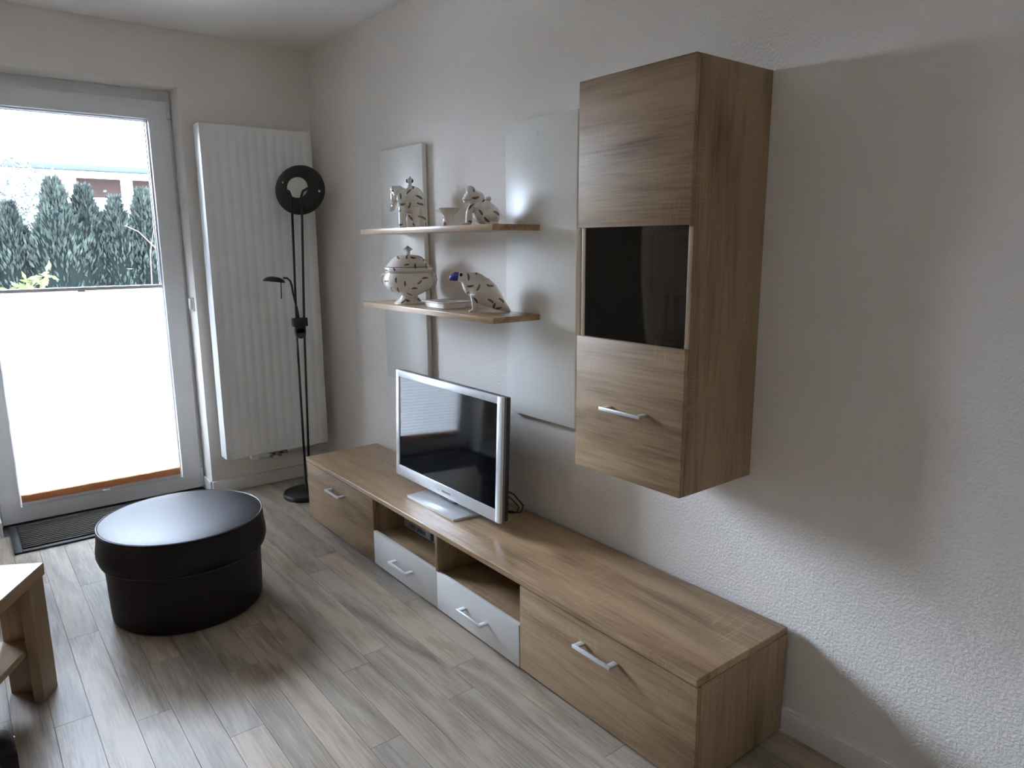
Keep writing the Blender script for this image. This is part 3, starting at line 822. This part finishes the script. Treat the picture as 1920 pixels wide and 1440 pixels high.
MB().tube([(fp_(255, 560)[0] + 0.003, -0.004, fp_(0, 588)[2]), (fp_(330, 0)[0], -0.0245, fp_(0, 588)[2]), (fp_(520, 0)[0], -0.0315, fp_(0, 580)[2])], 0.0009, 6).obj('mouth_line', 'mark', fg)

# --- tureen
tu = thing('soup_tureen', 'white porcelain soup tureen with knobbed lid on the lower shelf', 'tureen', (1.335, -0.148, 1.149), RZ)
u = 2.38e-3 / 10.28
def tp(r, y): return (r * u, (1230 - y) * u)
MB().lathe([(0, 0.0)] + [tp(*p_) for p_ in ((290, 1230), (295, 1215), (285, 1195), (215, 1150), (170, 1100), (165, 1075), (235, 1040), (340, 990), (430, 925), (480, 850), (490, 790), (480, 720), (452, 655), (444, 632))] + [tp(380, 632), (0, (1230 - 700) * u)], 56).obj('bowl', porcelain('porcelain_tureen_print', scale=23, a=0.0145, bb=0.0048, shift=0.31), tu)
gb = MB()
for y_ in (628, 606):
    gb.lathe([tp(438, y_ + 5), tp(447, y_ + 4), tp(447, y_ - 4), tp(438, y_ - 5)], 56)
gb.obj('gold_band', 'gold', tu)
MB().lathe([tp(440, 632), tp(442, 586), tp(430, 585), (0, (1230 - 590) * u)], 56).obj('rim', 'porc', tu)
lid = MB().lathe([tp(380, 586), tp(455, 585), tp(466, 560), tp(462, 540), tp(444, 525), tp(425, 505), tp(385, 455), tp(330, 392), tp(265, 335), tp(200, 308), tp(120, 296), tp(50, 290), (0, (1230 - 288) * u)], 56).obj('lid', porcelain('porcelain_lid_print', scale=25, a=0.0135, bb=0.0044, shift=0.53), tu)
MB().lathe([tp(445, 526), tp(449, 520), tp(443, 514), tp(430, 512)], 56).obj('lid_band', 'gold', lid)
MB().lathe([tp(52, 296), tp(44, 268), tp(42, 235), tp(60, 212), tp(96, 192), tp(88, 178), tp(50, 155), tp(22, 132), (0, (1230 - 112) * u)], 24).obj('lid_knob', 'porc', lid)
for s in (-1, 1):
    hh = MB().tube([(s * 0.106, 0, 0.128), (s * 0.120, 0, 0.124), (s * 0.124, 0, 0.108), (s * 0.119, 0, 0.090), (s * 0.108, 0, 0.086)], [0.006, 0.007, 0.006, 0.006, 0.005], 10)
    hh.ball((s * 0.113, 0, 0.128), (0.009, 0.012, 0.010), n=10)
    hh.obj('side_handle', 'porc', tu)

# --- tray
ty = thing('square_dish', 'plain white square dish between the tureen and the bird', 'dish', (1.632, -0.142, 1.149))
sq = MB()
def sqring(hx, hy, z, r_=0.012, n=5):
    pts = []
    for cx_, cy_, a0 in ((hx - r_, hy - r_, 0), (-hx + r_, hy - r_, 90), (-hx + r_, -hy + r_, 180), (hx - r_, -hy + r_, 270)):
        for i in range(n):
            a = math.radians(a0 + 90 * i / (n - 1)); pts.append(sq.bm.verts.new((cx_ + r_ * math.cos(a), cy_ + r_ * math.sin(a), z)))
    return pts
rings = [sqring(0.070, 0.050, 0.0), sqring(0.074, 0.054, 0.003), sqring(0.080, 0.060, 0.022), sqring(0.092, 0.072, 0.027), sqring(0.093, 0.073, 0.030), sqring(0.080, 0.060, 0.027), sqring(0.072, 0.052, 0.008), sqring(0.06, 0.04, 0.006)]
for a, b2 in zip(rings, rings[1:]):
    for i in range(len(a)):
        j = (i + 1) % len(a); sq.bm.faces.new((a[i], a[j], b2[j], b2[i]))
sq.bm.faces.new(rings[0][::-1]); sq.bm.faces.new(rings[-1])
sq.obj('dish_body', 'porc', ty)

# --- bird
bi = thing('bird_figurine', 'white porcelain bird with cobalt blue beak on the lower shelf', 'figurine', (1.874, -0.165, 1.149), RZ)
k2_ = 2.09e-3 / 12
def bp_(x, y): return Vector(((x - 720) * k2_, 0, (1150 - y) * k2_))
b = MB()
b.tube([bp_(*p_) for p_ in ((430, 360), (560, 400), (700, 500), (850, 620), (1010, 760), (1170, 890), (1330, 1010), (1470, 1110), (1520, 1140))],
       [r_ * k2_ for r_ in (95, 150, 225, 285, 285, 215, 125, 50, 12)], 20)
b.ball(bp_(440, 365), (0.0225, 0.021, 0.0215))
b.ball(bp_(600, 560), (0.028, 0.027, 0.043), (0, -0.35, 0))
b.ball(bp_(780, 480), (0.048, 0.036, 0.034), (0, 0.5, 0))
for s in (-1, 1):
    b.tube([bp_(730, 780) + Vector((0, s * 0.018, 0)), bp_(715, 900) + Vector((0, s * 0.020, 0)), bp_(710, 1050) + Vector((0, s * 0.020, 0)), bp_(700, 1120) + Vector((0, s * 0.020, 0))], [0.022, 0.014, 0.010, 0.010], 12)
    for t_ in (-0.007, 0.0, 0.007):
        b.tube([bp_(720, 1125) + Vector((0, s * 0.020, 0)), bp_(590, 1130) + Vector((0, s * 0.020 + 1.5 * t_, 0))], [0.0075, 0.005], 8)
for v in b.bm.verts: v.co.y *= 0.82
bake('body', b, 'veg', bi)
bk = MB()
bk.tube([bp_(360, 355), bp_(290, 345), bp_(225, 370), bp_(180, 420), bp_(168, 445)], [0.0165, 0.0160, 0.0125, 0.0065, 0.0015], 14)
bk.tube([bp_(360, 390), bp_(280, 415), bp_(215, 432)], [0.011, 0.008, 0.003], 12)
for v in bk.bm.verts: v.co.y *= 0.8
bk.obj('beak', 'blue', bi)
for s in (-1, 1):
    MB().ball(bp_(425, 318) + Vector((0, s * 0.0150, 0)), (0.0062, 0.0025, 0.0075), n=12).obj('eye', 'ink', bi)

# ================================================================ ottoman
ot = thing('round_ottoman', 'round dark brown leather ottoman standing before the terrace door', 'ottoman', (1.26, -1.163, 0.0))
MB().lathe([(0, 0.002), (0.268, 0.002), (0.276, 0.010), (0.278, 0.03), (0.281, 0.12), (0.283, 0.20), (0.284, 0.25), (0.26, 0.26)], 72).obj('body', 'leather', ot)
MB().lathe([(0.27, 0.238), (0.290, 0.234), (0.303, 0.243), (0.309, 0.262), (0.308, 0.285), (0.303, 0.315), (0.301, 0.345), (0.299, 0.360), (0.292, 0.3675), (0.27, 0.372), (0.2, 0.3755), (0.1, 0.377), (0, 0.3775)], 72).obj('cushion_lid', 'leather', ot)
def ring(r_, z, t_): 
    return MB().tube([(r_ * math.cos(a), r_ * math.sin(a), z) for a in [2 * math.pi * i / 72 for i in range(73)]], t_, 8, cap=False)
ring(0.2975, 0.3655, 0.003).obj('top_piping', 'stitch', ot)
ring(0.299, 0.237, 0.0025).obj('lower_piping', 'stitch', ot)

# ================================================================ coffee table
ct = thing('coffee_table', 'light wooden coffee table with lower shelf at the left edge', 'coffee table', (1.585, -1.649, 0.0), math.atan2(-0.494, 0.87))
CL, CW = 0.84, 0.55   # local x runs along the long side, local -y into the room
MB().box((0, -CW, 0.388), (CL, 0, 0.428), 0.002).obj('top', 'beech', ct)
for cx_, sx in ((0.0, 1), (CL, -1)):
    for cy_, sy in ((0.0, -1), (-CW, 1)):
        lg = MB()
        xa, xb = sorted((cx_ + sx * 0.008, cx_ + sx * 0.095)); ya, yb = sorted((cy_ + sy * 0.004, cy_ + sy * 0.036))
        lg.box((xa, ya, 0), (xb, yb, 0.3875), 0.0015)
        xa, xb = sorted((cx_ + sx * 0.008, cx_ + sx * 0.028)); ya, yb = sorted((cy_ + sy * 0.036, cy_ + sy * 0.135))
        lg.box((xa, ya, 0), (xb, yb, 0.3875), 0.0015)
        lg.obj('leg', 'beech_z', ct)
MB().box((0.0285, -CW + 0.040, 0.160), (CL - 0.0285, -0.040, 0.182), 0.0015).obj('lower_shelf', 'beech', ct)

# ================================================================ leather chair at the lower left
def rslab(mb, y0, y1, z0, z1, x0, x1, rad, bev):
    """upright slab with rounded upper corners"""
    pts = [(y0, z0), (y1, z0)]
    for cy_, cz_, a0 in ((y1 - rad, z1 - rad, 0), (y0 + rad, z1 - rad, 90)):
        for i in range(8):
            an = math.radians(a0 + 90 * i / 7); pts.append((cy_ + rad * math.cos(an), cz_ + rad * math.sin(an)))
    lo_v = [mb.bm.verts.new((x0, y, z)) for y, z in pts]; hi_v = [mb.bm.verts.new((x1, y, z)) for y, z in pts]
    n = len(pts)
    f1 = mb.bm.faces.new(lo_v[::-1]); f2 = mb.bm.faces.new(hi_v)
    for k in range(n): mb.bm.faces.new((lo_v[k], lo_v[(k + 1) % n], hi_v[(k + 1) % n], hi_v[k]))
    bmesh.ops.bevel(mb.bm, geom=list(f1.edges) + list(f2.edges), offset=bev, segments=5, affect='EDGES', profile=0.5)
    return mb
so = thing('leather_chair', 'dark brown leather chair back at the lower left corner', 'chair', (3.0, -2.02, 0.0))
rslab(MB(), -0.23, 0.235, 0.44, 0.855, 0.19, 0.235, 0.03, 0.016).obj('backrest', 'leather', so)
MB().tube([(0.2335, -0.20, 0.836), (0.2335, 0.20, 0.836), (0.2335, 0.213, 0.832), (0.2335, 0.218, 0.82), (0.2335, 0.219, 0.46)], 0.0016, 6).obj('stitched_seam', plain('pale_stitching', (0.10, 0.075, 0.08), 0.5), so)
MB().box((-0.26, -0.23, 0.40), (0.19, 0.235, 0.47), 0.02, 3).obj('seat', 'leather', so)
for sx in (-0.22, 0.205):
    for sy in (-0.20, 0.205):
        MB().box((sx - 0.018, sy - 0.018, 0.0), (sx + 0.018, sy + 0.018, 0.41), 0.003).obj('leg', 'foot', so)

# ================================================================ garden and house outside
struct(MB().box((-60, -40, -0.35), (-WT, 40, -0.16)).obj('ground_lawn', 'grass'))
struct(MB().box((-3.9, -6.5, -0.16), (-WT, 2.5, -0.10)).obj('ground_terrace', 'paving'))

def thuja_mesh(seed, hgt, rad_):
    r_ = random.Random(seed); mb = MB()
    nl = 5200
    for i in range(nl):
        t_ = r_.random() ** 0.85
        z = t_ * hgt
        prof = rad_ * (1.0 - max(0, (t_ - 0.55) / 0.45) ** 1.5 * 0.93) * (0.86 + 0.14 * math.sin(z * 9 + seed))
        a = r_.uniform(0, 2 * math.pi); rr_ = prof * r_.uniform(0.72, 1.05)
        p = Vector((rr_ * math.cos(a), rr_ * math.sin(a), z))
        out = Vector((math.cos(a), math.sin(a), 0))
        d_ = (out * r_.uniform(0.15, 0.7) + Vector((r_.uniform(-.3, .3), r_.uniform(-.3, .3), 1))).normalized()
        s_ = d_.cross(Vector((r_.uniform(-1, 1), r_.uniform(-1, 1), 0.2))).normalized()
        ln_ = r_.uniform(0.045, 0.11); wd = ln_ * r_.uniform(0.10, 0.18)
        mb.quad(p, p + d_ * ln_ * 0.5 + s_ * wd, p + d_ * ln_, p + d_ * ln_ * 0.5 - s_ * wd)
    me = mb.mesh('thuja_foliage', smooth=False)
    me.materials.append(M['thuja'])
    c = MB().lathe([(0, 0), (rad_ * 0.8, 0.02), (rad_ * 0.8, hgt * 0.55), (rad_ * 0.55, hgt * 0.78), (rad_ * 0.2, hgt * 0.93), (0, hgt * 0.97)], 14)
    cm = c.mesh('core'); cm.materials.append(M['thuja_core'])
    return me, cm
TM = [thuja_mesh(11, 2.30, 0.38), thuja_mesh(23, 2.30, 0.36), thuja_mesh(37, 2.30, 0.40)]
# row of thujas along the garden edge: (y, x, top height, label)
AWAY = 'green thuja of the hedge standing out of sight beside the door view'
row = [(-3.05, -4.6, 2.35, AWAY), (-2.55, -4.45, 2.2, AWAY), (-2.1, -4.6, 2.0, AWAY), (-1.62, -4.5, 1.9, AWAY),
       (-1.22, -4.55, 1.92, 'low green thuja at the left edge of the hedge seen through the door'),
       (-0.83, -4.45, 2.16, 'tallest green thuja of the hedge seen through the door'),
       (-0.56, -4.6, 2.12, 'green thuja just right of the tallest one in the hedge'),
       (-0.29, -4.5, 2.00, 'shorter green thuja before the brown house windows, second from the right'),
       (0.00, -4.55, 2.09, 'green thuja of the hedge nearest the right door stile'),
       (0.44, -4.5, 2.10, AWAY), (0.9, -4.6, 1.92, AWAY), (1.35, -4.5, 2.05, AWAY), (1.8, -4.6, 1.85, AWAY), (2.3, -4.5, 2.0, AWAY)]
row += [(-3.55 - 0.5 * i, -4.55 + 0.1 * (i % 2), 2.2 + 0.1 * (i % 3), AWAY) for i in range(9)]  # unseen thujas added to hold back low sky light from the neighbouring window
rp = random.Random(9)
for i, (y, x, top, lab_) in enumerate(row):
    fm_, cm_ = TM[i % 3]
    t = thing('thuja', lab_, 'shrub', (x, y, -0.2), rp.uniform(0, 6.28), 'thujas of the garden hedge')
    s_ = (top + 0.2) / 2.42
    t.scale = (s_ * rp.uniform(0.95, 1.1), s_ * rp.uniform(0.95, 1.1), s_)
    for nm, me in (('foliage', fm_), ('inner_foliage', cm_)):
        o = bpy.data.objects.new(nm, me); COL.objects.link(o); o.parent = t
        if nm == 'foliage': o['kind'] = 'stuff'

# bramble cane hanging before the hedge, with a few leaves
cn = thing('rose_cane', 'thin brown arching cane before the thuja hedge', 'plant', (-4.05, 0.02, -0.16))
MB().tube([(0, 0.05, 0), (0, 0.06, 0.8), (0.02, 0.03, 1.25), (0.02, -0.05, 1.55), (0.02, -0.2, 1.72), (0.02, -0.32, 1.78)], [0.012, 0.010, 0.009, 0.008, 0.006, 0.004], 6).obj('cane', 'cane', cn)
MB().tube([(0, -0.13, 0), (0.0, -0.13, 0.9), (0.02, -0.11, 1.5), (0.03, -0.05, 1.78)], [0.009, 0.008, 0.006, 0.003], 6).obj('cane', 'cane', cn)
rl = random.Random(4)
for p_ in ((0.03, -0.13, 1.18), (0.03, -0.11, 1.02), (0.03, -0.28, 1.35), (0.03, -0.26, 1.30), (0.03, 0.03, 1.33), (0.03, 0.12, 1.05), (0.03, 0.05, 1.0)):
    d_ = Vector((0.2, rl.uniform(-1, 1), rl.uniform(-0.4, 0.6))).normalized() * 0.075
    s_ = Vector((0.5, -d_.z, d_.y)).normalized() * 0.026
    pv = Vector(p_)
    MB().quad(pv, pv + d_ * 0.5 + s_, pv + d_, pv + d_ * 0.5 - s_).obj('leaf', 'yellow_leaf', cn, smooth=False)
# low yellow-green plant at the left of the hedge
yp = thing('yellow_green_plant', 'yellow green leafy frond before the hedge at the left', 'plant', (-3.6, -1.2, -0.16))
MB().tube([(0, -0.15, 0), (0, -0.15, 0.7), (0.02, -0.05, 1.05), (0.05, 0.15, 1.28)], [0.012, 0.010, 0.008, 0.003], 6).obj('stem', 'bark', yp)
rl = random.Random(8)
lf = MB()
for i in range(90):
    t_ = i / 90.0
    pv = Vector((0.02 + rl.uniform(-.05, .05), -0.30 + 0.48 * t_, 1.08 + 0.24 * t_ + rl.uniform(-.05, .05)))
    d_ = Vector((rl.uniform(-.3, .3), rl.uniform(-0.9, 0.4), rl.uniform(-0.7, 0.3))).normalized() * 0.10
    s_ = d_.cross(Vector((1, 0, rl.uniform(-1, 1)))).normalized() * 0.016
    lf.quad(pv, pv + d_ * 0.5 + s_, pv + d_, pv + d_ * 0.5 - s_)
lo_ = lf.obj('leaves', 'yellow_leaf', yp, smooth=False); lo_['kind'] = 'stuff'
# bare-ish deciduous tree behind the hedge at the left
tr_ = thing('garden_tree', 'loose brownish tree behind the hedge at the left', 'tree', (-9.0, -1.15, -0.16))
MB().tube([(0, 0, 0), (0.05, 0.05, 1.2), (0, 0.1, 2.2), (0.1, 0.2, 2.9)], [0.09, 0.07, 0.05, 0.01], 8).obj('trunk', 'bark', tr_)
rl = random.Random(21); lf = MB()
for i in range(2600):
    pv = Vector((rl.gauss(0, 0.35), rl.gauss(0.30, 0.34), min(2.75 + rl.uniform(0, .2), 2.0 + rl.gauss(0, 0.45))))
    d_ = Vector((rl.uniform(-1, 1), rl.uniform(-1, 1), rl.uniform(-1, 1))).normalized() * 0.07
    s_ = d_.cross(Vector((rl.uniform(-1, 1), 1, 0))).normalized() * 0.024
    lf.quad(pv, pv + d_ * 0.5 + s_, pv + d_, pv + d_ * 0.5 - s_)
lo_ = lf.obj('foliage', 'broadleaf', tr_, smooth=False); lo_['kind'] = 'stuff'

# neighbouring house
hs = thing('neighbour_house', 'white neighbouring house with pale roof behind the hedge', 'house', (-14, 3.0, -0.2))
def hp(x, y, z): return (x + 14, y - 3.0, z + 0.2)
MB().box(hp(-20, -0.35, -0.2), hp(-14, 12, 3.05)).obj('wall', 'render', hs)
rf = MB().prism([(0, 0), (0.12, -0.06), (3.9, 2.65), (3.78, 2.75)], -4.7, 9.5)
ro = rf.obj('roof', 'roof', hs)
ro.matrix_local = Matrix.Translation(Vector(hp(-13.55, 3.0, 3.10))) @ Matrix(((-1, 0, 0, 0), (0, 0, 1, 0), (0, 1, 0, 0), (0, 0, 0, 1)))
MB().box(hp(-13.62, -1.6, 2.97), hp(-13.46, 12.4, 3.10), 0.02).obj('gutter', 'fascia', hs)
MB().tube([hp(-13.7, 0.28, 2.98), hp(-13.9, 0.28, 2.75), hp(-13.9, 0.28, -0.2)], 0.05, 10).obj('downpipe', 'render', hs)
for ya, yb, za, zb in ((0.66, 1.50, 2.46, 2.86), (1.74, 2.25, 2.50, 2.86), (2.6, 3.6, 1.4, 2.8)):
    w_ = MB().box(hp(-14.02, ya - 0.06, za - 0.06), hp(-13.96, yb + 0.06, zb + 0.06)).obj('window', 'render', hs)
    MB().box(hp(-13.97, ya, za), hp(-13.95, yb, zb)).obj('pane', 'house_glass', w_)
sk = MB()
for ya, yb in ((1.20, 1.78), (2.25, 3.0)):
    s_ = 0.55
    o = MB().box((-0.03, ya - 3.0, -0.02), (0.03, yb - 3.0, 0.04)).obj('snow_guard', 'panel_edge', hs)
    o.location = (0.45 - 1.37, 0, 3.30 + 0.985)

print('objects', len(bpy.data.objects))
